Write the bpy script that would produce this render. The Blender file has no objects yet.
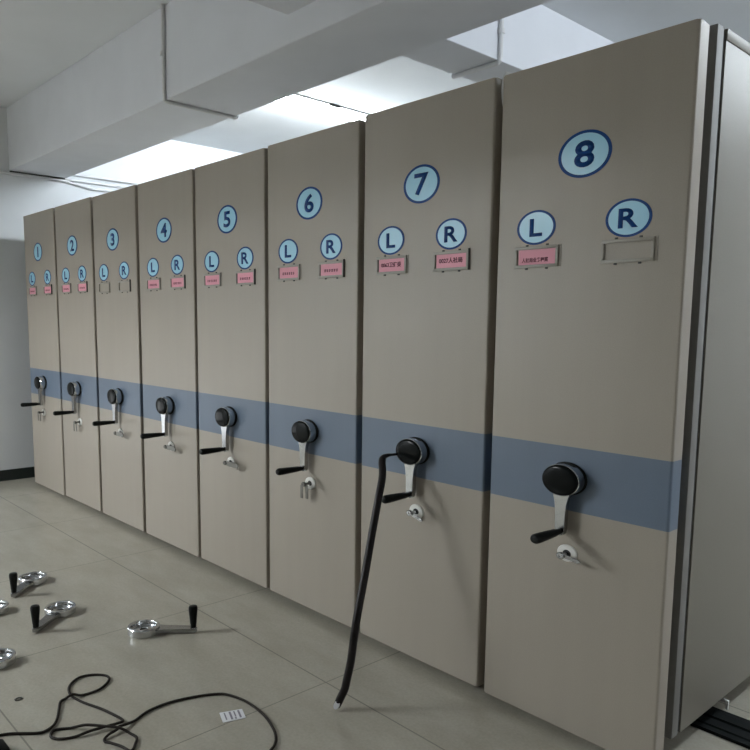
import bpy, bmesh, math, random
from mathutils import Vector, Matrix
random.seed(7)
S = bpy.context.scene
COL = S.collection
PI = math.pi
FZ = -0.035            # floor level
KX = 1.32              # breadth of round fittings along the cabinet row

# ------------------------------------------------------------------ materials
def new_mat(name):
    m = bpy.data.materials.new(name); m.use_nodes = True
    nt = m.node_tree
    return m, nt, nt.nodes['Principled BSDF']

def N(nt, t, **kw):
    n = nt.nodes.new(t)
    for k, v in kw.items():
        setattr(n, k, v)
    return n

def mat(name, col, rough=0.5, metal=0.0, spec=0.5, var=0.0, vscale=8.0, bump=0.0, bscale=300.0, coat=0.0):
    m, nt, b = new_mat(name)
    b.inputs['Base Color'].default_value = (*col, 1)
    b.inputs['Roughness'].default_value = rough
    b.inputs['Metallic'].default_value = metal
    b.inputs['Specular IOR Level'].default_value = spec
    b.inputs['Coat Weight'].default_value = coat
    b.inputs['Coat Roughness'].default_value = 0.05
    geo = N(nt, 'ShaderNodeNewGeometry')
    if var > 0:
        no = N(nt, 'ShaderNodeTexNoise'); no.inputs['Scale'].default_value = vscale; no.inputs['Detail'].default_value = 5
        nt.links.new(geo.outputs['Position'], no.inputs['Vector'])
        mp = N(nt, 'ShaderNodeMapRange')
        mp.inputs['From Min'].default_value = 0.3; mp.inputs['From Max'].default_value = 0.7
        mp.inputs['To Min'].default_value = 1 - var; mp.inputs['To Max'].default_value = 1 + var
        nt.links.new(no.outputs['Fac'], mp.inputs['Value'])
        mx = N(nt, 'ShaderNodeMix', data_type='RGBA', blend_type='MULTIPLY')
        mx.inputs['Factor'].default_value = 1
        mx.inputs[6].default_value = (*col, 1)
        nt.links.new(mp.outputs['Result'], mx.inputs[7])
        nt.links.new(mx.outputs[2], b.inputs['Base Color'])
    if bump > 0:
        n2 = N(nt, 'ShaderNodeTexNoise'); n2.inputs['Scale'].default_value = bscale; n2.inputs['Detail'].default_value = 3
        nt.links.new(geo.outputs['Position'], n2.inputs['Vector'])
        bp = N(nt, 'ShaderNodeBump'); bp.inputs['Strength'].default_value = bump; bp.inputs['Distance'].default_value = 0.002
        nt.links.new(n2.outputs['Fac'], bp.inputs['Height'])
        nt.links.new(bp.outputs['Normal'], b.inputs['Normal'])
    return m

PANEL = (0.336, 0.299, 0.250)
BAND = (0.117, 0.155, 0.213)

def panel_material():
    m, nt, b = new_mat('beige_powder_coat')
    geo = N(nt, 'ShaderNodeNewGeometry')
    sep = N(nt, 'ShaderNodeSeparateXYZ'); nt.links.new(geo.outputs['Position'], sep.inputs[0])
    def cmp(op, v):
        c = N(nt, 'ShaderNodeMath', operation=op); c.inputs[1].default_value = v
        nt.links.new(sep.outputs['Z'], c.inputs[0]); return c
    a = cmp('GREATER_THAN', 0.790); c = cmp('LESS_THAN', 1.0125)
    mul = N(nt, 'ShaderNodeMath', operation='MULTIPLY')
    nt.links.new(a.outputs[0], mul.inputs[0]); nt.links.new(c.outputs[0], mul.inputs[1])
    mix = N(nt, 'ShaderNodeMix', data_type='RGBA')
    mix.inputs[6].default_value = (*PANEL, 1); mix.inputs[7].default_value = (*BAND, 1)
    nt.links.new(mul.outputs[0], mix.inputs['Factor'])
    no = N(nt, 'ShaderNodeTexNoise'); no.inputs['Scale'].default_value = 260; no.inputs['Detail'].default_value = 2
    nt.links.new(geo.outputs['Position'], no.inputs['Vector'])
    mp = N(nt, 'ShaderNodeMapRange')
    mp.inputs['From Min'].default_value = 0.3; mp.inputs['From Max'].default_value = 0.7
    mp.inputs['To Min'].default_value = 0.96; mp.inputs['To Max'].default_value = 1.04
    nt.links.new(no.outputs['Fac'], mp.inputs['Value'])
    mx = N(nt, 'ShaderNodeMix', data_type='RGBA', blend_type='MULTIPLY'); mx.inputs['Factor'].default_value = 1
    nt.links.new(mix.outputs[2], mx.inputs[6]); nt.links.new(mp.outputs['Result'], mx.inputs[7])
    ms = N(nt, 'ShaderNodeMapping'); ms.inputs['Scale'].default_value = (9, 9, 0.7)
    nt.links.new(geo.outputs['Position'], ms.inputs['Vector'])
    ns = N(nt, 'ShaderNodeTexNoise'); ns.inputs['Scale'].default_value = 1.6; ns.inputs['Detail'].default_value = 4
    nt.links.new(ms.outputs[0], ns.inputs['Vector'])
    mq = N(nt, 'ShaderNodeMapRange')
    mq.inputs['From Min'].default_value = 0.3; mq.inputs['From Max'].default_value = 0.7
    mq.inputs['To Min'].default_value = 0.98; mq.inputs['To Max'].default_value = 1.018
    nt.links.new(ns.outputs['Fac'], mq.inputs['Value'])
    my = N(nt, 'ShaderNodeMix', data_type='RGBA', blend_type='MULTIPLY'); my.inputs['Factor'].default_value = 1
    nt.links.new(mx.outputs[2], my.inputs[6]); nt.links.new(mq.outputs['Result'], my.inputs[7])
    nt.links.new(my.outputs[2], b.inputs['Base Color'])
    b.inputs['Roughness'].default_value = 0.42
    b.inputs['Specular IOR Level'].default_value = 0.5
    bp = N(nt, 'ShaderNodeBump'); bp.inputs['Strength'].default_value = 0.12; bp.inputs['Distance'].default_value = 0.001
    nt.links.new(no.outputs['Fac'], bp.inputs['Height']); nt.links.new(bp.outputs['Normal'], b.inputs['Normal'])
    return m

def floor_material():
    m, nt, b = new_mat('polished_floor_tile')
    geo = N(nt, 'ShaderNodeNewGeometry')
    sep = N(nt, 'ShaderNodeSeparateXYZ'); nt.links.new(geo.outputs['Position'], sep.inputs[0])
    def line(axis, origin, step, half):
        s = N(nt, 'ShaderNodeMath', operation='SUBTRACT'); s.inputs[1].default_value = origin - 50 * step - step / 2
        nt.links.new(sep.outputs[axis], s.inputs[0])
        d = N(nt, 'ShaderNodeMath', operation='DIVIDE'); d.inputs[1].default_value = step
        nt.links.new(s.outputs[0], d.inputs[0])
        f = N(nt, 'ShaderNodeMath', operation='FRACT'); nt.links.new(d.outputs[0], f.inputs[0])
        c = N(nt, 'ShaderNodeMath', operation='SUBTRACT'); c.inputs[1].default_value = 0.5
        nt.links.new(f.outputs[0], c.inputs[0])
        ab = N(nt, 'ShaderNodeMath', operation='ABSOLUTE'); nt.links.new(c.outputs[0], ab.inputs[0])
        l = N(nt, 'ShaderNodeMath', operation='LESS_THAN'); l.inputs[1].default_value = half / step
        nt.links.new(ab.outputs[0], l.inputs[0]); return l
    lx = line('X', 4.541, 1.045, 0.0024); ly = line('Y', -0.38, 1.06, 0.0030)
    mxm = N(nt, 'ShaderNodeMath', operation='MAXIMUM')
    nt.links.new(lx.outputs[0], mxm.inputs[0]); nt.links.new(ly.outputs[0], mxm.inputs[1])
    mpv = N(nt, 'ShaderNodeMapping'); mpv.inputs['Scale'].default_value = (1.2, 3.0, 1); mpv.inputs['Rotation'].default_value = (0, 0, 0.6)
    nt.links.new(geo.outputs['Position'], mpv.inputs['Vector'])
    n1 = N(nt, 'ShaderNodeTexNoise'); n1.inputs['Scale'].default_value = 2.2; n1.inputs['Detail'].default_value = 7; n1.inputs['Roughness'].default_value = 0.62
    nt.links.new(mpv.outputs[0], n1.inputs['Vector'])
    n2 = N(nt, 'ShaderNodeTexNoise'); n2.inputs['Scale'].default_value = 90; n2.inputs['Detail'].default_value = 2
    nt.links.new(geo.outputs['Position'], n2.inputs['Vector'])
    r1 = N(nt, 'ShaderNodeValToRGB')
    r1.color_ramp.elements[0].position = 0.30; r1.color_ramp.elements[0].color = (0.335, 0.312, 0.258, 1)
    r1.color_ramp.elements[1].position = 0.72; r1.color_ramp.elements[1].color = (0.405, 0.380, 0.320, 1)
    nt.links.new(n1.outputs['Fac'], r1.inputs[0])
    mp = N(nt, 'ShaderNodeMapRange'); mp.inputs['From Min'].default_value = 0.3; mp.inputs['From Max'].default_value = 0.7
    mp.inputs['To Min'].default_value = 0.95; mp.inputs['To Max'].default_value = 1.05
    nt.links.new(n2.outputs['Fac'], mp.inputs['Value'])
    mu = N(nt, 'ShaderNodeMix', data_type='RGBA', blend_type='MULTIPLY'); mu.inputs['Factor'].default_value = 1
    nt.links.new(r1.outputs[0], mu.inputs[6]); nt.links.new(mp.outputs['Result'], mu.inputs[7])
    mix = N(nt, 'ShaderNodeMix', data_type='RGBA'); mix.inputs[7].default_value = (0.215, 0.202, 0.172, 1)
    nt.links.new(mxm.outputs[0], mix.inputs['Factor']); nt.links.new(mu.outputs[2], mix.inputs[6])
    nt.links.new(mix.outputs[2], b.inputs['Base Color'])
    b.inputs['Roughness'].default_value = 0.20
    b.inputs['Specular IOR Level'].default_value = 0.45
    return m

M = {}
M['panel'] = panel_material()
M['body'] = mat('grey_beige_sheet_steel', (0.225, 0.208, 0.178), 0.45, var=0.03, vscale=150)
M['edge'] = mat('bright_zinc_steel', (0.20, 0.195, 0.185), 0.6, metal=0.1, var=0.04, vscale=30)
M['dark_steel'] = mat('dark_steel', (0.05, 0.05, 0.047), 0.5, var=0.1)
M['gap_black'] = mat('matt_black_fill', (0.018, 0.018, 0.018), 0.7, var=0.1)
M['navy'] = mat('navy_vinyl', (0.006, 0.050, 0.200), 0.35, spec=0.15, var=0.02)
M['pale_blue'] = mat('pale_blue_vinyl', (0.36, 0.67, 0.84), 0.22, var=0.02)
M['pink'] = mat('pink_card', (0.70, 0.29, 0.36), 0.5, var=0.03)
M['ink'] = mat('maroon_ink', (0.09, 0.010, 0.028), 0.6, var=0.02)
M['chrome'] = mat('chrome', (0.58, 0.59, 0.60), 0.14, metal=1.0, var=0.03, vscale=20)
M['satin'] = mat('satin_cast_metal', (0.37, 0.375, 0.38), 0.2, metal=1.0, var=0.05, vscale=40)
M['key'] = mat('dull_key_steel', (0.17, 0.165, 0.15), 0.35, metal=0.7, var=0.05, vscale=40)
M['black'] = mat('gloss_black_plastic', (0.006, 0.007, 0.007), 0.14, spec=0.08, var=0.05)
M['grip'] = mat('matt_black_plastic', (0.006, 0.007, 0.006), 0.5, spec=0.15, var=0.08)
M['lock_white'] = mat('pale_lock_plate', (0.72, 0.71, 0.67), 0.4, var=0.03)
M['crowbar'] = mat('black_lacquered_steel', (0.009, 0.006, 0.006), 0.42, spec=0.25, var=0.2, vscale=30)
M['bare'] = mat('bare_ground_steel', (0.75, 0.75, 0.76), 0.35, metal=0.4, var=0.05)
M['cable'] = mat('dark_cable_sheath', (0.013, 0.009, 0.006), 0.6, spec=0.25, var=0.1)
M['wall'] = mat('white_wall_paint', (0.70, 0.715, 0.73), 0.85, spec=0.2, var=0.02, vscale=3, bump=0.15, bscale=120)
M['beam'] = mat('white_beam_plaster', (0.70, 0.715, 0.755), 0.9, spec=0.2, var=0.025, vscale=4, bump=0.2, bscale=140)
M['ceiling'] = mat('white_ceiling_paint', (0.69, 0.71, 0.73), 0.9, spec=0.2, var=0.02, vscale=3)
M['wall_grey'] = mat('grey_wall_paint', (0.28, 0.28, 0.27), 0.85, spec=0.2, var=0.02, vscale=3)
M['base'] = mat('black_skirting_paint', (0.010, 0.016, 0.014), 0.5, var=0.1)
M['floor'] = floor_material()
M['conduit'] = mat('white_pvc_conduit', (0.64, 0.64, 0.64), 0.4, var=0.03)
M['paper'] = mat('white_paper', (0.72, 0.72, 0.75), 0.7, var=0.02)
M['grey_ink'] = mat('grey_print', (0.22, 0.21, 0.25), 0.7, var=0.03)
M['rail'] = mat('black_rail_steel', (0.004, 0.006, 0.006), 0.65, spec=0.15, var=0.15, vscale=30)
M['frame'] = mat('white_window_frame', (0.7, 0.7, 0.7), 0.4, var=0.02)

def emit(name, col, strength):
    m, nt, b = new_mat(name)
    b.inputs['Base Color'].default_value = (0.8, 0.8, 0.8, 1)
    b.inputs['Emission Color'].default_value = (*col, 1)
    b.inputs['Emission Strength'].default_value = strength
    return m
M['tube'] = emit('lit_fluorescent_tube', (0.88, 0.95, 1.0), 30.0)
M['tube_back'] = emit('lit_fluorescent_tube_bright', (0.84, 0.93, 1.0), 175.0)

# ------------------------------------------------------------------ mesh helpers
def link(name, bm, mats, parent=None, smooth=True, angle=35):
    me = bpy.data.meshes.new(name)
    bmesh.ops.remove_doubles(bm, verts=bm.verts, dist=1e-6)
    bmesh.ops.recalc_face_normals(bm, faces=bm.faces)
    bm.to_mesh(me); bm.free()
    if not isinstance(mats, (list, tuple)): mats = [mats]
    for x in mats: me.materials.append(x)
    if smooth:
        for p in me.polygons: p.use_smooth = True
        me.set_sharp_from_angle(angle=math.radians(angle))
    o = bpy.data.objects.new(name, me); COL.objects.link(o)
    if parent: o.parent = parent
    return o

def thing(name, loc, label, cat, group=None):
    o = bpy.data.objects.new(name, None); COL.objects.link(o)
    o.location = loc; o.empty_display_size = 0.1
    return tag(o, label, cat, group)

def tag(o, label=None, cat=None, group=None, kind=None):
    if label: o['label'] = label
    if cat: o['category'] = cat
    if group: o['group'] = group
    if kind: o['kind'] = kind
    return o

def box(bm, x0, x1, y0, y1, z0, z1, bev=0.0, mi=0):
    vs = [bm.verts.new((x, y, z)) for x in (x0, x1) for y in (y0, y1) for z in (z0, z1)]
    F = []
    for a, b, c, d in ((0, 1, 3, 2), (4, 6, 7, 5), (0, 4, 5, 1), (2, 3, 7, 6), (0, 2, 6, 4), (1, 5, 7, 3)):
        f = bm.faces.new((vs[a], vs[b], vs[c], vs[d])); f.material_index = mi; F.append(f)
    if bev > 0:
        es = list({e for f in F for e in f.edges})
        bmesh.ops.bevel(bm, geom=es, offset=bev, segments=2, affect='EDGES', profile=0.5)
    return vs

def lathe(bm, prof, axis_to, seg=32, sx=1.0, mi=0, closed=True):
    """prof: (r, h) pairs turned about +Z then mapped with axis_to."""
    rings = []
    for r, h in prof:
        if r <= 1e-6:
            rings.append([bm.verts.new(axis_to((0, 0, h)))])
        else:
            rings.append([bm.verts.new(axis_to((r * math.cos(2*PI*k/seg), r * math.sin(2*PI*k/seg), h))) for k in range(seg)])
    for a, b in zip(rings[:-1], rings[1:]):
        for k in range(seg):
            k2 = (k + 1) % seg
            q = [a[k % len(a)], a[k2 % len(a)], b[k2 % len(b)], b[k % len(b)]]
            u = []
            for v in q:
                if v not in u: u.append(v)
            if len(u) >= 3:
                f = bm.faces.new(u); f.material_index = mi
    if closed:
        for rg in (rings[0], rings[-1]):
            if len(rg) > 2:
                f = bm.faces.new(rg); f.material_index = mi

def sweep(bm, pts, rad, seg=10, mi=0, flat=None):
    pts = [Vector(p) for p in pts]
    n = len(pts)
    rads = rad if isinstance(rad, (list, tuple)) else [rad] * n
    t0 = (pts[1] - pts[0]).normalized()
    up = Vector((0, 0, 1)) if abs(t0.z) < 0.9 else Vector((1, 0, 0))
    nrm = (up - up.dot(t0) * t0).normalized()
    prev = None
    first = None
    for i in range(n):
        t = (pts[min(i+1, n-1)] - pts[max(i-1, 0)]).normalized()
        nrm = (nrm - nrm.dot(t) * t).normalized()
        bn = t.cross(nrm)
        r = rads[i]; fl = flat[i] if flat else 1.0
        ring = [bm.verts.new(pts[i] + r * (math.cos(2*PI*k/seg) * nrm * fl + math.sin(2*PI*k/seg) * bn)) for k in range(seg)]
        if prev:
            for k in range(seg):
                f = bm.faces.new((prev[k], prev[(k+1) % seg], ring[(k+1) % seg], ring[k])); f.material_index = mi
        else:
            first = ring
        prev = ring
    f = bm.faces.new(first); f.material_index = mi
    f = bm.faces.new(prev); f.material_index = mi

def spline(pts, sub=6):
    P = [Vector(p) for p in pts]; out = []
    for i in range(len(P) - 1):
        p0 = P[max(i-1, 0)]; p1 = P[i]; p2 = P[i+1]; p3 = P[min(i+2, len(P)-1)]
        for k in range(sub):
            t = k / sub
            out.append(0.5 * ((2*p1) + (p2-p0)*t + (2*p0-5*p1+4*p2-p3)*t*t + (3*p1-p0-3*p2+p3)*t*t*t))
    out.append(P[-1]); return out

def face_front(cx, y, cz, kx=KX):
    """local lathe axis +Z -> towards the room (-Y); x widened by kx."""
    return lambda p: (cx + p[0] * kx, y - p[2], cz + p[1])

def text_mesh(body, height, bold=0.0, kx=1.0, width=None):
    cu = bpy.data.curves.new('lettering', 'FONT'); cu.body = body; cu.size = 1.0
    cu.align_x = 'LEFT'; cu.offset = bold; cu.resolution_u = 4
    o = bpy.data.objects.new('lettering', cu); COL.objects.link(o)
    bpy.context.view_layer.update()
    dg = bpy.context.evaluated_depsgraph_get()
    me = bpy.data.meshes.new_from_object(o.evaluated_get(dg))
    bpy.data.objects.remove(o); bpy.data.curves.remove(cu)
    xs = [v.co.x for v in me.vertices]; ys = [v.co.y for v in me.vertices]
    cx = (min(xs) + max(xs)) / 2; cy = (min(ys) + max(ys)) / 2
    s = height / (max(ys) - min(ys)); sx = s * kx
    if width: sx = width / (max(xs) - min(xs))
    for v in me.vertices:
        x, y = v.co.x - cx, v.co.y - cy
        v.co = (x * sx, 0, y * s)
    me.materials.clear()
    return me

TEXT = {}
def lettering(name, key, body, height, bold, parent, loc, m, kx=1.0, width=None):
    k = (key, round(height, 4))
    if k not in TEXT:
        me = text_mesh(body, height, bold, kx, width); me.materials.append(m)
        # give the letters a skin of real thickness
        bm = bmesh.new(); bm.from_mesh(me)
        r = bmesh.ops.extrude_face_region(bm, geom=list(bm.faces))
        for e in r['geom']:
            if isinstance(e, bmesh.types.BMVert): e.co.y -= 0.0005
        bmesh.ops.recalc_face_normals(bm, faces=bm.faces)
        bm.to_mesh(me); bm.free()
        TEXT[k] = me
    o = bpy.data.objects.new(name, TEXT[k]); COL.objects.link(o)
    o.parent = parent; o.location = loc
    return o

# ------------------------------------------------------------------ the room
XW, XR = -0.33, 9.2
YF, YB = -7.2, 3.4
ZC = 3.27
def struct(name, bm, m, parent=None):
    o = link(name, bm, m, parent, smooth=False); o['kind'] = 'structure'; return o

bm = bmesh.new(); box(bm, XW - 0.2, XR + 0.2, YF - 0.2, YB + 0.2, FZ - 0.15, FZ); struct('floor', bm, M['floor'])
bm = bmesh.new(); box(bm, XW - 0.2, XR + 0.2, YF - 0.2, YB + 0.2, ZC, ZC + 0.15); struct('ceiling', bm, M['ceiling'])
def wall_x(name, xa, xb, holes, m=None):
    bm = bmesh.new()
    ys = [YF - 0.2]
    for (a, b, z0, z1) in holes:
        box(bm, xa, xb, ys[-1], a, FZ, ZC); box(bm, xa, xb, a, b, FZ, z0); box(bm, xa, xb, a, b, z1, ZC)
        ys.append(b)
    box(bm, xa, xb, ys[-1], YB + 0.2, FZ, ZC)
    return struct(name, bm, m or M['wall'])
def wall_y(name, ya, yb, holes, m=None):
    bm = bmesh.new(); xs = [XW]
    for (a, b, z0, z1) in holes:
        box(bm, xs[-1], a, ya, yb, FZ, ZC); box(bm, a, b, ya, yb, FZ, z0); box(bm, a, b, ya, yb, z1, ZC)
        xs.append(b)
    box(bm, xs[-1], XR, ya, yb, FZ, ZC)
    return struct(name, bm, m or M['wall'])
FILL_WIN = [('left', -3.0, -1.0, 0.05, 1.0), ('right', 0.3, 2.7, 0.9, 2.1)]  # unseen windows, added to light the panels and the end cabinet's side
PANE_STRENGTH = [2.0, 5.0]
def holes(side): return sorted(w[1:] for w in FILL_WIN if w[0] == side)
wall_x('wall_left', XW - 0.2, XW, holes('left'))
wall_x('wall_right', XR, XR + 0.2, holes('right'), M['wall_grey'])
wall_y('wall_front', YF - 0.2, YF, holes('front'), M['wall_grey'])
wall_y('wall_back', YB, YB + 0.2, [])

def fill_window(i, side, a, b, z0, z1):
    t = 0.06
    d0, d1 = {'left': (XW - 0.14, XW - 0.08), 'right': (XR + 0.08, XR + 0.14), 'front': (YF - 0.14, YF - 0.08)}[side]
    def bx(bm, u0, u1, w0, w1, e0=d0, e1=d1):
        if side == 'front': box(bm, u0, u1, e0, e1, w0, w1)
        else: box(bm, e0, e1, u0, u1, w0, w1)
    bm = bmesh.new(); mid = (a + b) / 2
    for q in ((a, b, z0, z0 + t), (a, b, z1 - t, z1), (a, a + t, z0 + t, z1 - t), (b - t, b, z0 + t, z1 - t), (mid - t / 2, mid + t / 2, z0 + t, z1 - t)): bx(bm, *q)
    f = struct('fill_window_%d' % i, bm, M['frame'])
    m = emit('fill_pane_%d' % i, (0.93, 0.97, 1.0), PANE_STRENGTH[i - 1])
    for u0, u1 in ((a + t, mid - t / 2), (mid + t / 2, b - t)):
        bm = bmesh.new(); bx(bm, u0, u1, z0 + t, z1 - t, d0 + 0.025, d0 + 0.035)
        link('pane', bm, m, f, smooth=False)
for i, w in enumerate(FILL_WIN): fill_window(i + 1, *w)

bm = bmesh.new(); box(bm, XW, XW + 0.012, YF, YB, FZ, 0.064); struct('baseboard_left', bm, M['base'])
bm = bmesh.new(); box(bm, XW + 0.012, XR - 0.012, YF, YF + 0.012, FZ, 0.064); struct('baseboard_front', bm, M['base'])
bm = bmesh.new(); box(bm, XR - 0.012, XR, YF, YB, FZ, 0.064); struct('baseboard_right', bm, M['base'])
# deep ceiling beam along the row, shallower beam across it
bm = bmesh.new(); box(bm, XW, XR, 0.005, 0.50, 2.738, ZC, 0.006); struct('trim_1', bm, M['beam'])
bm = bmesh.new(); box(bm, XW, XR, -2.95, -2.45, 2.62, ZC, 0.006); struct('unseen_shade_beam', bm, M['beam'])  # unseen beam, added to keep front bay light off the panel tops
bm = bmesh.new(); box(bm, 3.775, 4.10, 0.50, YB, 2.87, ZC, 0.004); box(bm, 3.775, 4.10, -2.45, 0.005, 2.87, ZC, 0.004); box(bm, 3.775, 4.10, YF, -2.95, 2.87, ZC, 0.004); struct('trim_2', bm, M['beam'])

# ------------------------------------------------------------------ ceiling lights
def batten(x, y0, y1, m, label, rz=0.0):
    t = thing('ceiling_light', (x, (y0 + y1) / 2, ZC), label, 'light', 'ceiling lights')
    t.rotation_euler = (0, 0, rz)
    h = (y1 - y0) / 2
    bm = bmesh.new(); box(bm, -0.018, 0.018, -h, h, -0.022, 0, 0.004); link('housing', bm, M['frame'], t)
    bm = bmesh.new()
    lathe(bm, [(0.030, -h + 0.03), (0.030, h - 0.03)], lambda p: (p[0], p[2], -0.034 + p[1]), 16)
    link('tube', bm, m, t)
    for s in (-1, 1):
        bm = bmesh.new(); box(bm, -0.032, 0.032, s * (h - 0.015) - 0.014, s * (h - 0.015) + 0.014, -0.066, -0.001, 0.004); link('end_cap', bm, M['frame'], t)
batten(1.66, 0.95, 3.05, M['tube_back'], 'white fluorescent batten light glowing on ceiling behind the deep beam, above cabinets')
batten(6.75, 0.9, 3.0, emit('lit_tube_aisle', (0.84, 0.93, 1.0), 105.0), 'white fluorescent batten light on ceiling above the aisle beside cabinet 8')
batten(1.60, -6.1, -4.9, M['tube'], 'white fluorescent batten light at the far front of the room, under the left ceiling')
def fill_panel(x, y, m, label):
    t = thing('ceiling_light', (x, y, ZC), label, 'light', 'ceiling lights')
    bm = bmesh.new(); box(bm, -.63, .63, -.40, .40, -0.03, 0, 0.005); link('frame', bm, M['frame'], t)
    bm = bmesh.new(); box(bm, -.60, .60, -.37, .37, -0.036, -0.0305); link('diffuser', bm, m, t, smooth=False)
M['diffuser'] = emit('fill_light_diffuser', (0.92, 0.97, 1.0), 68.0)  # unseen ceiling panels added as fill, for a soft gradient down the cabinets
fill_panel(0.9, -4.7, M['diffuser'], 'unseen rectangular fill light added on the ceiling in the front bay, second row from the cabinets')
fill_panel(0.9, -5.8, M['diffuser'], 'unseen rectangular fill light added on the ceiling in the front bay, farthest from the cabinets')

# ------------------------------------------------------------------ cabinets
PX = [(-0.006, 0.690, -0.012, 2.309), (0.725, 1.419, -0.003, 2.307), (1.4545, 2.130, -0.002, 2.300), (2.167, 2.8655, -0.001, 2.296),
      (2.8915, 3.583, 0.003, 2.295), (3.608, 4.2925, 0.004, 2.2985), (4.326, 5.020, 0.000, 2.3055), (5.050, 5.743, -0.006, 2.3015)]
XL = [0.0, .725, 1.4545, 2.167, 2.8915, 3.608, 4.326, 5.05]
NUM_DX = [.318, .330, .322, .347, .340, .338, .339, .340]
LDX = [.153, .182, .159, .193, .176, .173, .171, .164]
RDX = [.514, .502, .488, .506, .511, .500, .501, .505]
HUB_DX = [.325, .338, .348, .363, .346, .339, .341, .333]
LOCK_DX = [.300, .364, .3625, .3848, .3566, .3526, .349, .344]
STKZ = [(1.990, 1.776), (1.991, 1.774), (1.981, 1.7645), (1.981, 1.7645), (1.978, 1.762), (1.984, 1.773), (1.979, 1.771), (1.981, 1.7615)]
CARDS = {0: ('', ''), 1: ('', ''), 3: ('', ''), 4: ('', ''), 5: ('', ''), 6: ('0063卫健委', '0027人社局'), 7: ('人社局业务档案', None)}
KEYPOSE = ['hang', 'hang', 'flat', 'flat', 'flat', 'hang', 'tilt', 'tilt']

def panel_mesh(w, z0, z1, d=0.062, r=0.009):
    bm = bmesh.new()
    prof = [(0, d)]
    for k in range(7):
        a = PI + k / 6 * PI / 2
        prof.append((r + r * math.cos(a), r + r * math.sin(a)))
    for k in range(7):
        a = 1.5 * PI + k / 6 * PI / 2
        prof.append((w - r + r * math.cos(a), r + r * math.sin(a)))
    prof.append((w, d))
    lo = [bm.verts.new((x, y, z0)) for x, y in prof]; hi = [bm.verts.new((x, y, z1)) for x, y in prof]
    n = len(prof)
    for k in range(n):
        k2 = (k + 1) % n
        bm.faces.new((lo[k], lo[k2], hi[k2], hi[k]))
    ft = bm.faces.new(hi); fb = bm.faces.new(lo)
    bmesh.ops.bevel(bm, geom=list(ft.edges) + list(fb.edges), offset=0.003, segments=2, affect='EDGES')
    return bm

def sticker(name, parent, dx, z, rx, rz, ch, h, bold, lname):
    bm = bmesh.new(); seg = 64; th = 0.0012
    def ring(f, y): return [bm.verts.new((f * rx * math.cos(2*PI*k/seg), y, f * rz * math.sin(2*PI*k/seg))) for k in range(seg)]
    r0 = ring(1.0, 0); r1 = ring(1.0, -th); r2 = ring(0.875, -th)
    for k in range(seg):
        k2 = (k + 1) % seg
        bm.faces.new((r0[k], r0[k2], r1[k2], r1[k])); bm.faces.new((r1[k], r1[k2], r2[k2], r2[k]))
    f = bm.faces.new(r2); f.material_index = 1; bm.faces.new(r0)
    o = link(name, bm, [M['navy'], M['pale_blue']], parent)
    o.location = (dx, 0, z)
    lettering(lname, ch, ch, h, bold, o, (0, -th, 0), M['navy'], kx=rx / rz * 1.02)
    return o

def scribble(parent, w, h, loc, seed):
    """small dark row of strokes, too small in the photograph to read"""
    rnd = random.Random(seed); bm = bmesh.new(); x = -w / 2
    while x < w / 2 - 0.004:
        cw = min(0.014, w / 2 - x)
        for k in range(3):
            zz = -h / 2 + h * (k + .5) / 3
            box(bm, x, x + cw * rnd.uniform(.6, .9), -0.0005, 0, zz - h * .09, zz + h * .09)
        xx = x + cw * rnd.uniform(.2, .6); box(bm, xx, xx + cw * .2, -0.0005, 0, -h / 2, h / 2)
        x += cw + 0.003
    o = link('printed_line', bm, M['ink'], parent, smooth=False); o.location = loc

def holder(parent, dx, z, w, h, side, card, seed, shadow_gap=0.0):
    """sheet-metal label frame with two screws above and below; side R has a deep right flange, coloured dark as its shaded end"""
    t = 0.011; d = 0.006
    bm = bmesh.new()
    for x0, x1, z0, z1 in ((-w/2, w/2, h/2 - t, h/2), (-w/2, w/2, -h/2, -h/2 + t), (-w/2, -w/2 + t, -h/2 + t, h/2 - t), (w/2 - t, w/2, -h/2 + t, h/2 - t)):
        box(bm, x0, x1, -d, 0, z0, z1, 0.0015)
    o = link('label_holder', bm, M['panel_plain'], parent); o.location = (dx, 0, z)
    for sx in (-0.22, 0.24):
        for sz in (-1, 1):
            bm = bmesh.new()
            box(bm, sx * w - 0.005, sx * w + 0.005, -0.004, 0, sz * (h/2 + 0.003) - 0.003, sz * (h/2 + 0.003) + 0.003, 0.001)
            link('fixing_screw', bm, M['dark_steel'], o)
    bm = bmesh.new()
    if side == 'R' and seed != 7:
        box(bm, w/2 + 0.0005, w/2 + 0.004, -d - 0.003, 0, -h/2 - 0.001, h/2 + 0.005, 0.001)
        link('end_flange', bm, M['dark_steel'], o)  # dark colour stands for shade on the frame's right end
    else:
        box(bm, w/2 + 0.007, w/2 + 0.009, -0.002, 0, -h/2 - 0.001, h/2 + 0.002, 0.001)
        link('end_flange', bm, M['panel_plain'], o)
    if card is not None:
        cw, chh = w - 2 * t + 0.004, h - 2 * t + 0.004
        bm = bmesh.new(); box(bm, -cw/2 + 0.008, cw/2 - 0.004, -0.0035, -0.0015, -chh/2, chh/2)
        c = link('name_card', bm, M['pink'], o, smooth=False)
        return o, c, cw
    return o, None, 0

M['panel_plain'] = mat('beige_label_frame', (0.31, 0.29, 0.25), 0.4, var=0.03, vscale=200)

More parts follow.
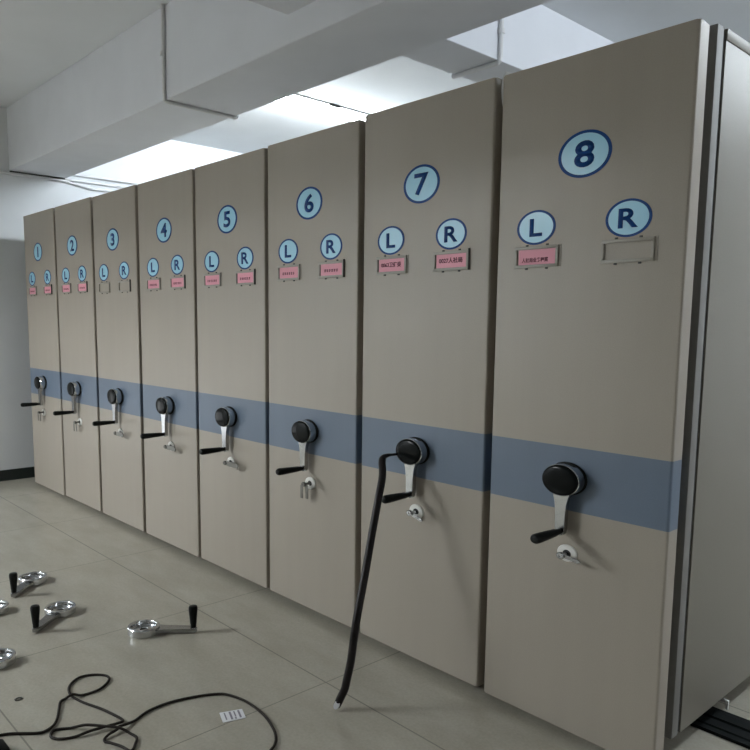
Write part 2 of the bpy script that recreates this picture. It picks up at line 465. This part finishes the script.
def make_crank(parent, dx, z, ang=0.0):
    """hub against the panel, hanging arm, grip pointing into the room"""
    bm = bmesh.new(); af = face_front(0, 0, 0)
    lathe(bm, [(0.0565, 0.0), (0.0575, 0.004), (0.0555, 0.009), (0.050, 0.010)], af, 48)
    base = link('crank_base', bm, M['grip'], parent); base.location = (dx, 0, z)
    bm = bmesh.new()
    lathe(bm, [(0.045, 0.010), (0.0525, 0.011), (0.0545, 0.014), (0.0545, 0.046), (0.052, 0.049), (0.045, 0.050)], af, 48)
    hub = link('crank_hub', bm, M['chrome'], parent); hub.location = (dx, 0, z)
    bm = bmesh.new()
    pr = [(0.0, 0.046), (0.0515, 0.047), (0.0528, 0.050), (0.0520, 0.054)]
    for k in range(1, 8):
        a = k / 7 * PI / 2
        pr.append((0.0515 * math.cos(a) if k < 7 else 0.0, 0.0545 + 0.009 * math.sin(a)))
    lathe(bm, pr, af, 48)
    cap = link('hub_cap', bm, M['black'], hub)
    # arm: flared where it leaves the hub, rounded at the foot
    bm = bmesh.new()
    L = 0.180
    half = [(0.034, -0.030), (0.028, -0.046), (0.0190, -0.060), (0.0158, -0.076), (0.0148, -0.11), (0.0138, -L + 0.01), (0.0122, -L - 0.004), (0.008, -L - 0.012), (0.0, -L - 0.016)]
    outl = [(x * KX, zz) for x, zz in half] + [(-x * KX, zz) for x, zz in half[-2::-1]]
    y0, y1 = -0.020, -0.042
    A = [bm.verts.new((x, y0, zz)) for x, zz in outl]; B = [bm.verts.new((x, y1, zz)) for x, zz in outl]
    for k in range(len(outl)):
        k2 = (k + 1) % len(outl); bm.faces.new((A[k], A[k2], B[k2], B[k]))
    bm.faces.new(A); fb = bm.faces.new(B)
    bmesh.ops.bevel(bm, geom=list(fb.edges), offset=0.003, segments=2, affect='EDGES')
    arm = link('crank_arm', bm, M['satin'], hub)
    bm = bmesh.new()
    lathe(bm, [(0.0, 0.040), (0.0100, 0.041), (0.0115, 0.048), (0.0110, 0.060), (0.0130, 0.068), (0.0148, 0.110), (0.0168, 0.160), (0.0168, 0.182), (0.0125, 0.190), (0.006, 0.193), (0.0, 0.1935)], face_front(0, 0, -L, 1.2), 20)
    link('crank_grip', bm, M['grip'], hub)

def make_lock(parent, dx, z, pose, tilt=0.0):
    bm = bmesh.new(); af = face_front(0, 0, 0)
    lathe(bm, [(0.030, 0.0), (0.030, 0.003), (0.027, 0.006), (0.013, 0.0065), (0.013, 0.002), (0.0, 0.002)], af, 32)
    lk = link('lock', bm, M['lock_white'], parent); lk.location = (dx, 0, z)
    bm = bmesh.new(); lathe(bm, [(0.0125, 0.002), (0.0125, 0.004), (0.0, 0.0042)], af, 20); link('keyway', bm, M['gap_black'], lk)
    bm = bmesh.new()
    # key barrel coming out of the lock, ring head
    lathe(bm, [(0.0, 0.003), (0.0055, 0.003), (0.0055, 0.036), (0.011, 0.037), (0.0125, 0.040), (0.0125, 0.046), (0.010, 0.049), (0.004, 0.049), (0.003, 0.046), (0.0, 0.046)], af, 20)
    if pose == 'hang':
        for x0 in (-0.013, 0.016):
            box(bm, x0 - 0.010, x0 + 0.010, -0.043 + x0 * .3, -0.040 + x0 * .3, -0.070, -0.006, 0.001)
        sweep(bm, [(-0.02, -0.040, -0.004), (0.0, -0.040, -0.010), (0.024, -0.038, -0.004)], 0.003, 8)
    else:
        a = math.radians(tilt)
        hw = 0.0065 if pose == 'tilt' else 0.014
        L = 0.066 if pose == 'tilt' else 0.112
        ca, sa = math.cos(a), math.sin(a)
        vs = []
        for u, v in ((0.006, -hw * .6), (0.02, -hw), (L - .008, -hw), (L, 0), (L - .008, hw), (0.02, hw), (0.006, hw * .6)):
            vs.append(((u * ca - v * sa) * 1.15, u * sa + v * ca))
        A = [bm.verts.new((x, -0.043, zz)) for x, zz in vs]; B = [bm.verts.new((x, -0.039, zz)) for x, zz in vs]
        for k in range(len(vs)):
            k2 = (k + 1) % len(vs); bm.faces.new((A[k], A[k2], B[k2], B[k]))
        bm.faces.new(A); bm.faces.new(B)
    link('key', bm, M['satin'] if pose == 'tilt' else M['key'], lk)

YBK = 2.62
for i in range(8):
    x0, x1, z0, z1 = PX[i]; w = x1 - x0
    extra = {0: 'beside the far white wall', 7: 'nearest, with its side exposed'}.get(i, 'standing between cabinets %d and %d' % (i, i + 2))
    c = thing('mobile_shelving_cabinet', (XL[i], 0, FZ), 'beige mobile shelving cabinet bearing number %d, %s' % (i + 1, extra), 'cabinet', 'row of mobile shelving cabinets')
    UP = -FZ
    ox = x0 - XL[i]
    p = link('end_panel', panel_mesh(w, z0, z1), M['panel'], c, angle=50); p.location = (ox, 0, UP)
    nz, lz = STKZ[i]
    k = XL[i] - x0
    sticker('number_sticker', p, NUM_DX[i] + k, nz, .098, .075, str(i + 1), 0.085, 0.034 if i == 0 else 0.026, 'digit')
    sticker('side_sticker', p, LDX[i] + k, lz, .079, .059, 'L', 0.061, 0.026, 'letter')
    sticker('side_sticker', p, RDX[i] + k, lz, .078, .059, 'R', 0.061, 0.024, 'letter')
    fz = 1.671 if i in (5, 6) else 1.661
    if i < 2: fz = 1.675
    cd = CARDS.get(i, (None, None))
    for side, dx, txt in (('L', LDX[i] + .006, cd[0]), ('R', RDX[i] + .003, cd[1])):
        o, card, cw = holder(p, dx + k, fz - (0.002 if i < 7 else 0), 0.179, 0.074, side, txt, i)
        if card:
            if txt:
                long = len(txt) == 7 and not txt[0].isdigit()
                lettering('printed_line', txt, txt, 0.021 if not long else 0.016, 0.017, card, (0.0 if not long else -0.004, -0.0036, 0.002 if not long else -0.010), M['ink'], width=0.118 if not long else 0.108)
            else:
                scribble(card, 0.104, 0.013, (0.004, -0.0036, -0.004), i * 7 + (side == 'R'))
    make_crank(p, HUB_DX[i] + k, 0.902)
    make_lock(p, LOCK_DX[i] + k, 0.645 if i < 7 else 0.639, KEYPOSE[i], {6: -18, 7: -6}.get(i, 0))
    # carriage behind the panel, local to the cabinet
    b0, b1 = ox + 0.004, ox + w - 0.003
    bm = bmesh.new(); box(bm, b0 + 0.05, b1 - 0.05, 0.060, 0.130, 0.06 + UP, 2.25 + UP); link('panel_bracket', bm, M['dark_steel'], c, smooth=False)
    for s in (0, 1):
        xa, xb = (b0, b0 + 0.06) if s == 0 else (b1 - 0.06, b1)
        bm = bmesh.new(); box(bm, xa, xb, 0.127, 0.172, 0.052 + UP, 2.322 + UP, 0.002); link('upright_post', bm, M['edge'], c)
        xa, xb = (b0, b0 + 0.012) if s == 0 else (b1 - 0.012, b1)
        bm = bmesh.new(); box(bm, xa, xb, 0.192, YBK, 0.052 + UP, 2.290 + UP, 0.001); link('side_panel', bm, M['body'], c)
        xa, xb = (b0 - 0.003, b0 + 0.02) if s == 0 else (b1 - 0.02, b1 + 0.003)
        bm = bmesh.new(); box(bm, xa, xb, 0.192, YBK, 2.291 + UP, 2.324 + UP, 0.002); link('top_rail', bm, M['body'], c)
        bm = bmesh.new(); xa = b0 + 0.006 if s == 0 else b1 - 0.016
        box(bm, xa, xa + 0.010, 0.172, 0.192, 0.056 + UP, 2.31 + UP); link('dark_gap_strip', bm, M['gap_black'], c, smooth=False)  # black strip put in for the dark gap behind the post
    bm = bmesh.new(); box(bm, b0 + 0.02, b1 - 0.02, 0.175, YBK, 2.30 + UP, 2.312 + UP); link('top_panel', bm, M['body'], c, smooth=False)
    bm = bmesh.new(); box(bm, b0 + 0.013, b1 - 0.013, 0.135, YBK, 0.052 + UP, 0.075 + UP); link('base_frame', bm, M['dark_steel'], c, smooth=False)
    bm = bmesh.new(); box(bm, b0 + 0.013, b1 - 0.013, YBK - 0.012, YBK, 0.08 + UP, 2.29 + UP); link('back_panel', bm, M['body'], c, smooth=False)
    for xx in (b0 + 0.14, b1 - 0.12):
        for yy in (0.50, 2.20):
            bm = bmesh.new()
            lathe(bm, [(0.0, -0.02), (0.034, -0.02), (0.036, -0.012), (0.036, 0.012), (0.034, 0.02), (0.0, 0.02)], lambda q: (xx + q[0], yy + q[2], 0.020 + UP + q[1]), 20)
            link('wheel', bm, M['dark_steel'], c)
    if i == 7:
        bm = bmesh.new()
        box(bm, b1 - 0.030, b1 + 0.004, 0.592, 0.604, 0.014 + UP, 0.024 + UP, 0.002); box(bm, b1 - 0.006, b1 + 0.004, 0.592, 0.604, -0.012 + UP, 0.014 + UP, 0.002); box(bm, b1 - 0.030, b1 - 0.020, 0.592, 0.604, 0.024 + UP, 0.052 + UP, 0.002)
        link('guide_clip', bm, M['lock_white'], c)
    else:
        nx = PX[i + 1][0] - XL[i]
        bm = bmesh.new(); box(bm, b1 + 0.001, nx + 0.003, 0.150, 0.170, 0.06 + UP, 2.30 + UP); link('light_stop_strip', bm, M['gap_black'], c, smooth=False)  # added black strip, stops light leaking through the gap between carriages

# ------------------------------------------------------------------ floor rails
def rail(y, label):
    bm = bmesh.new()
    prof = [(-.075, 0), (-.075, .012), (-.050, .014), (-.046, .019), (-.020, .019), (-.016, .012), (.016, .012), (.020, .019), (.066, .019), (.075, .014), (.105, .012), (.105, 0)]
    A = [bm.verts.new((-0.25, y + a, FZ + b)) for a, b in prof]; B = [bm.verts.new((XR - 0.02, y + a, FZ + b)) for a, b in prof]
    for k in range(len(prof)):
        k2 = (k + 1) % len(prof); bm.faces.new((A[k], A[k2], B[k2], B[k]))
    bm.faces.new(A); bm.faces.new(B)
    tag(link('floor_rail', bm, M['rail'], smooth=False), label, 'rail')
rail(0.496, 'black steel floor rail running under the cabinets out past cabinet 8')

# ------------------------------------------------------------------ loose cranks on the floor
def floor_crank(cx, cy, ang, label, L=0.246):
    t = thing('crank_handle', (cx, cy, FZ), label, 'handle', 'loose crank handles on the floor')
    t.rotation_euler = (0, 0, ang)
    bm = bmesh.new(); idt = lambda p: p
    lathe(bm, [(0.046, 0.0), (0.070, 0.0), (0.074, 0.004), (0.074, 0.034), (0.071, 0.038), (0.060, 0.038), (0.057, 0.034), (0.056, 0.020)], idt, 48, closed=False)
    lathe(bm, [(0.056, 0.020), (0.020, 0.020), (0.017, 0.017), (0.016, 0.004), (0.046, 0.0)], idt, 48, closed=False)
    link('ring_hub', bm, M['chrome'], t)
    bm = bmesh.new()
    half = [(0.060, 0.040), (0.078, 0.026), (0.100, 0.0215), (L - 0.02, 0.0195), (L + 0.006, 0.016), (L + 0.017, 0.008)]
    outl = half + [(x, -y) for x, y in half[::-1]]
    A = [bm.verts.new((x, y, 0.007)) for x, y in outl]; B = [bm.verts.new((x, y, 0.027)) for x, y in outl]
    for k in range(len(outl)):
        k2 = (k + 1) % len(outl); bm.faces.new((A[k], A[k2], B[k2], B[k]))
    bm.faces.new(A); fb = bm.faces.new(B)
    bmesh.ops.bevel(bm, geom=list(fb.edges), offset=0.004, segments=2, affect='EDGES')
    link('arm', bm, M['satin'], t)
    bm = bmesh.new()
    lathe(bm, [(0.0, 0.027), (0.012, 0.027), (0.014, 0.032), (0.0135, 0.040), (0.0150, 0.046), (0.0170, 0.07), (0.0210, 0.112), (0.0210, 0.124), (0.018, 0.131), (0.008, 0.134), (0.0, 0.134)], lambda p: (L + p[0], p[1], p[2]), 24)
    link('grip', bm, M['grip'], t)
floor_crank(3.602, -.717, 0.859, 'chrome crank handle lying alone toward the cabinets, grip end to the right', 0.233)
floor_crank(2.567, -.875, -0.743, 'chrome crank handle lying farthest back on the floor near the left edge', 0.224)
floor_crank(3.110, -.924, -0.824, 'chrome crank handle lying in front of the farthest one, ring toward cabinets', 0.234)
floor_crank(2.880, -1.175, math.radians(-75), 'chrome crank ring at the left picture edge, level with the farther two cranks')
floor_crank(3.488, -1.330, math.radians(-80), 'chrome crank ring at the left picture edge, nearest to the black cable')

# ------------------------------------------------------------------ crowbar leaning on crank 7
BAR = [(4.734, -0.485, -0.019), (4.745, -0.478, 0.013), (4.758, -0.468, 0.051), (4.761, -0.46, 0.088), (4.762, -0.442, 0.153), (4.764, -0.43, 0.237), (4.760, -0.41, 0.321), (4.731, -0.345, 0.462), (4.699, -0.278, 0.613), (4.680, -0.229, 0.736), (4.659, -0.19, 0.806), (4.638, -0.168, 0.839), (4.614, -0.148, 0.862), (4.597, -0.125, 0.876), (4.592, -0.095, 0.882), (4.590, -0.055, 0.881), (4.590, -0.030, 0.881)]
path = spline(BAR, 5)
n = len(path)
rads = []; flat = []
for k in range(n):
    t = k / (n - 1)
    r = 0.0155
    if k < 4: r = 0.0135 + 0.0005 * k
    if t > 0.78: r = max(0.0055, 0.0155 - 0.0105 * (t - 0.78) / 0.14)
    rads.append(r); flat.append(1.0)
bm = bmesh.new(); sweep(bm, path, rads, 14)
cb = link('crowbar', bm, M['crowbar'])
tag(cb, 'long black hooked crowbar leaning on the crank of cabinet 7, foot on the floor', 'crowbar')
bm = bmesh.new()
d = (Vector(BAR[0]) - Vector(BAR[1])).normalized()
# ground bevel at the foot, turned to the room
nx = Vector((0.50, -0.74, 0.45)).normalized()
cen = Vector(BAR[0]) + nx * 0.0165 + Vector((0.004, 0.000, 0.006)); ux = nx.cross(Vector((0, 0, 1))).normalized(); uz = ux.cross(nx)
ring = []; ring2 = []
for k in range(20):
    a = 2 * PI * k / 20
    q = cen + ux * 0.011 * math.cos(a) + (uz * 0.017 - ux * 0.004) * math.sin(a)
    ring.append(bm.verts.new(q)); ring2.append(bm.verts.new(q - nx * 0.012))
for k in range(20):
    bm.faces.new((ring[k], ring[(k+1) % 20], ring2[(k+1) % 20], ring2[k]))
bm.faces.new(ring); bm.faces.new(ring2)
tip = link('ground_tip', bm, M['bare'], cb)
tip['label'] = 'bare bright steel tip'

# ------------------------------------------------------------------ black cable on the floor
CABLE = [(4.081, -1.513), (4.088, -1.495), (4.103, -1.463), (4.136, -1.423), (4.16, -1.393), (4.166, -1.369), (4.148, -1.333), (4.107, -1.303), (4.044, -1.274), (3.995, -1.25), (3.985, -1.229), (3.995, -1.203), (4.0, -1.169), (4.002, -1.11), (3.978, -1.065), (3.942, -1.034), (3.904, -1.033), (3.864, -1.068), (3.849, -1.116), (3.874, -1.16), (3.918, -1.19), (3.97, -1.202), (4.009, -1.198), (4.063, -1.186), (4.147, -1.156), (4.221, -1.138), (4.28, -1.129), (4.292, -1.155), (4.287, -1.202), (4.28, -1.253), (4.271, -1.303), (4.25, -1.347), (4.219, -1.365), (4.188, -1.352), (4.184, -1.329), (4.206, -1.291), (4.243, -1.252), (4.297, -1.206), (4.34, -1.17), (4.382, -1.147), (4.42, -1.143), (4.455, -1.165), (4.478, -1.184), (4.478, -1.197), (4.436, -1.206), (4.396, -1.222), (4.363, -1.235), (4.343, -1.212), (4.336, -1.175), (4.33, -1.165), (4.311, -1.101), (4.28, -1.029), (4.276, -0.938), (4.303, -0.84), (4.341, -0.766), (4.382, -0.736), (4.467, -0.715), (4.587, -0.72), (4.687, -0.748), (4.744, -0.777), (4.777, -0.807), (4.794, -0.835), (4.822, -0.89)]
R_C = 0.0050
pts = [(x, y, FZ + R_C) for x, y in CABLE]
for k, h in {11: .013, 20: .0, 21: .0, 22: .0, 27: .004, 28: .006, 29: .006, 36: .013, 37: .014, 38: .013, 47: .004, 48: .008, 49: .012}.items():
    x, y, z = pts[k]; pts[k] = (x, y, z + h)
bm = bmesh.new(); sweep(bm, spline(pts, 6), R_C, 10)
tag(link('power_cable', bm, M['cable']), 'long thin black cable lying in loops across the floor', 'cable')

# ------------------------------------------------------------------ small things on the floor
def paper_slip():
    P = [Vector((4.463, -0.834, 0)), Vector((4.495, -0.755, 0)), Vector((4.556, -0.778, 0)), Vector((4.530, -0.860, 0))]
    bm = bmesh.new()
    A = [bm.verts.new((p.x, p.y, FZ + 0.0005)) for p in P]; B = [bm.verts.new((p.x, p.y, FZ + 0.0025)) for p in P]
    for k in range(4):
        bm.faces.new((A[k], A[(k+1) % 4], B[(k+1) % 4], B[k]))
    bm.faces.new(A); bm.faces.new(B)
    o = link('paper_slip', bm, M['paper'], smooth=False)
    tag(o, 'small white printed paper slip lying inside the loop of the cable', 'paper')
    bm = bmesh.new()
    def at(u, v): return P[0].lerp(P[1], u).lerp(P[3].lerp(P[2], u), v)
    for u0, u1, v0, v1 in ((.16, .22, .1, .85), (.38, .47, .08, .9), (.58, .64, .1, .7), (.76, .85, .08, .88), (.55, .63, .75, .92)):
        q = [at(u0, v0), at(u1, v0), at(u1, v1), at(u0, v1)]
        bm.faces.new([bm.verts.new((a.x, a.y, FZ + 0.0029)) for a in q])
    link('printing', bm, M['grey_ink'], o, smooth=False)
paper_slip()
bm = bmesh.new()
lathe(bm, [(0.0085, 0), (0.012, 0), (0.012, 0.004), (0.0085, 0.004), (0.0085, 0)], lambda p: (3.862 + p[0], -1.362 + p[1] * 1.3, FZ + p[2]), 6, closed=False)
tag(link('hex_nut', bm, M['dark_steel']), 'tiny dark metal nut on the floor left of the cable loops', 'nut')
t = thing('power_plug', (4.212, -1.540, FZ), 'black plug partly cut off at the bottom left corner', 'plug')
bm = bmesh.new(); box(bm, -0.055, 0.030, -0.035, 0.035, 0.0, 0.034, 0.010); link('plug_body', bm, M['grip'], t)
bm = bmesh.new(); sweep(bm, [(0.025, 0.0, 0.016), (0.05, -0.03, 0.012), (0.09, -0.10, 0.006)], [0.010, 0.008, 0.006], 10); link('strain_relief', bm, M['cable'], t)

# ------------------------------------------------------------------ conduits and wiring
def conduit(name, label, parts):
    o = None
    for k, (pts, r, m) in enumerate(parts):
        bm = bmesh.new(); sweep(bm, pts, r, 10)
        if k == 0:
            o = link(name, bm, m); tag(o, label, 'conduit')
        else:
            link('fitting', bm, m, o)
    return o
Yb, Zb = 0.005, 2.738
r = 0.011
conduit('wall_conduit', 'white conduit dropping down the face of the deep beam and turning under it',
        [([(2.572, Yb - r, ZC - .002), (2.566, Yb - r, 2.77), (2.564, Yb - r + .004, 2.738 - r + .006), (2.563, Yb + .012, Zb - r), (2.556, 0.50, Zb - r), (2.556, 0.507, Zb - r + 0.004), (2.556, 0.512, Zb + .02), (2.556, 0.512, ZC - .002)], r, M['conduit']),
         ([(2.5665, Yb - r - .004, 2.985), (2.5665, Yb - r - .004, 3.005)], 0.016, M['conduit']),
         ([(2.556, 0.480, Zb - r), (2.556, 0.498, Zb - r)], 0.0135, M['bare'])])
rr = 0.013
conduit('wall_conduit', 'white conduit on the cross beam above cabinets 7 and 8, turned under the beam',
        [([(4.10 + rr, 1.20, ZC - .002), (4.10 + rr, 1.20, 2.89), (4.10 + rr - .003, 1.20, 2.87 - .004), (4.10, 1.20, 2.87 - rr), (3.775, 1.20, 2.87 - rr)], rr, M['conduit']),
         ([(4.10 + rr, 1.20, 3.005), (4.10 + rr, 1.20, 3.03)], 0.019, M['conduit'])])
conduit('ceiling_conduit', 'thin grey conduit on the bright ceiling beside the glowing light',
        [([(1.775, 0.50, ZC - .006), (1.755, YB, ZC - .006)], 0.006, M['conduit']),
         ([(1.768, 1.94, ZC - .010), (1.766, 2.05, ZC - .010)], 0.012, M['dark_steel'])])
w = XW + 0.014
conduit('wall_conduit', 'white conduit along the far wall just under the deep beam',
        [([(w, -1.6, 2.712), (w, 0.48, 2.712), (w, 0.62, 2.690), (w, 0.75, 2.672), (w, YB, 2.672)], 0.013, M['conduit'])])
conduit('wall_conduit', 'dark strip standing for the shadow gap between far wall and beam underside, white conduit beyond',
        [([(w, 0.006, 2.729), (w, 0.49, 2.729)], 0.0085, M['dark_steel']),  # dark first length stands for the shadow gap above the white conduit
         ([(w, 0.488, 2.729), (w, 0.53, 2.727), (w, YB, 2.727)], 0.011, M['conduit'])])
conduit('wall_conduit', 'white conduit on the far wall, topmost of those behind the beam',
        [([(w, 0.505, 2.782), (w, YB, 2.784)], 0.015, M['conduit'])])
# loose wire hanging into the slot between cabinets 7 and 8
bm = bmesh.new()
sweep(bm, spline([(5.028, 0.09, 2.325), (5.027, 0.06, 2.328), (5.029, 0.045, 2.318), (5.032, 0.035, 2.27), (5.036, 0.03, 2.24), (5.036, 0.035, 2.20)], 6), 0.006, 8)
sweep(bm, spline([(5.036, 0.035, 2.20), (5.036, 0.022, 2.24), (5.036, 0.024, 2.30), (5.038, 0.05, 2.322), (5.040, 0.09, 2.318)], 6), 0.005, 8)
tag(link('loose_wire', bm, M['conduit']), 'thin pale wire drooping into the slot between cabinets 7 and 8', 'wire')

# ------------------------------------------------------------------ world, camera, view
wd = bpy.data.worlds.new('world'); S.world = wd; wd.use_nodes = True
wd.node_tree.nodes['Background'].inputs[0].default_value = (0.6, 0.65, 0.7, 1)
wd.node_tree.nodes['Background'].inputs[1].default_value = 0.3

cam = bpy.data.cameras.new('camera'); co = bpy.data.objects.new('camera', cam); COL.objects.link(co)
Rm = [[0.6743780769112536, 0.7383148833105307, 0.010263647676960877], [-0.09605725441812099, 0.07393992279731708, 0.9926257561087054], [-0.7321114759755728, 0.6703909463133316, -0.1207839635298662]]
mw = Matrix(((Rm[0][0], Rm[1][0], -Rm[2][0], 6.733639013496218), (Rm[0][1], Rm[1][1], -Rm[2][1], -2.2053649243730367), (Rm[0][2], Rm[1][2], -Rm[2][2], 1.42283648089614), (0, 0, 0, 1)))
co.matrix_world = mw
cam.sensor_fit = 'HORIZONTAL'; cam.sensor_width = 36.0
cam.lens = 733.946 / 750 * 36.0
cam.shift_x = (375 - 361.491) / 750; cam.shift_y = (413.270 - 375) / 750
cam.clip_start = 0.05
S.camera = co
S.view_settings.view_transform = 'Standard'; S.view_settings.look = 'None'
S.view_settings.gamma = 1.0; S.view_settings.use_curve_mapping = False
S.view_settings.exposure = 0.0
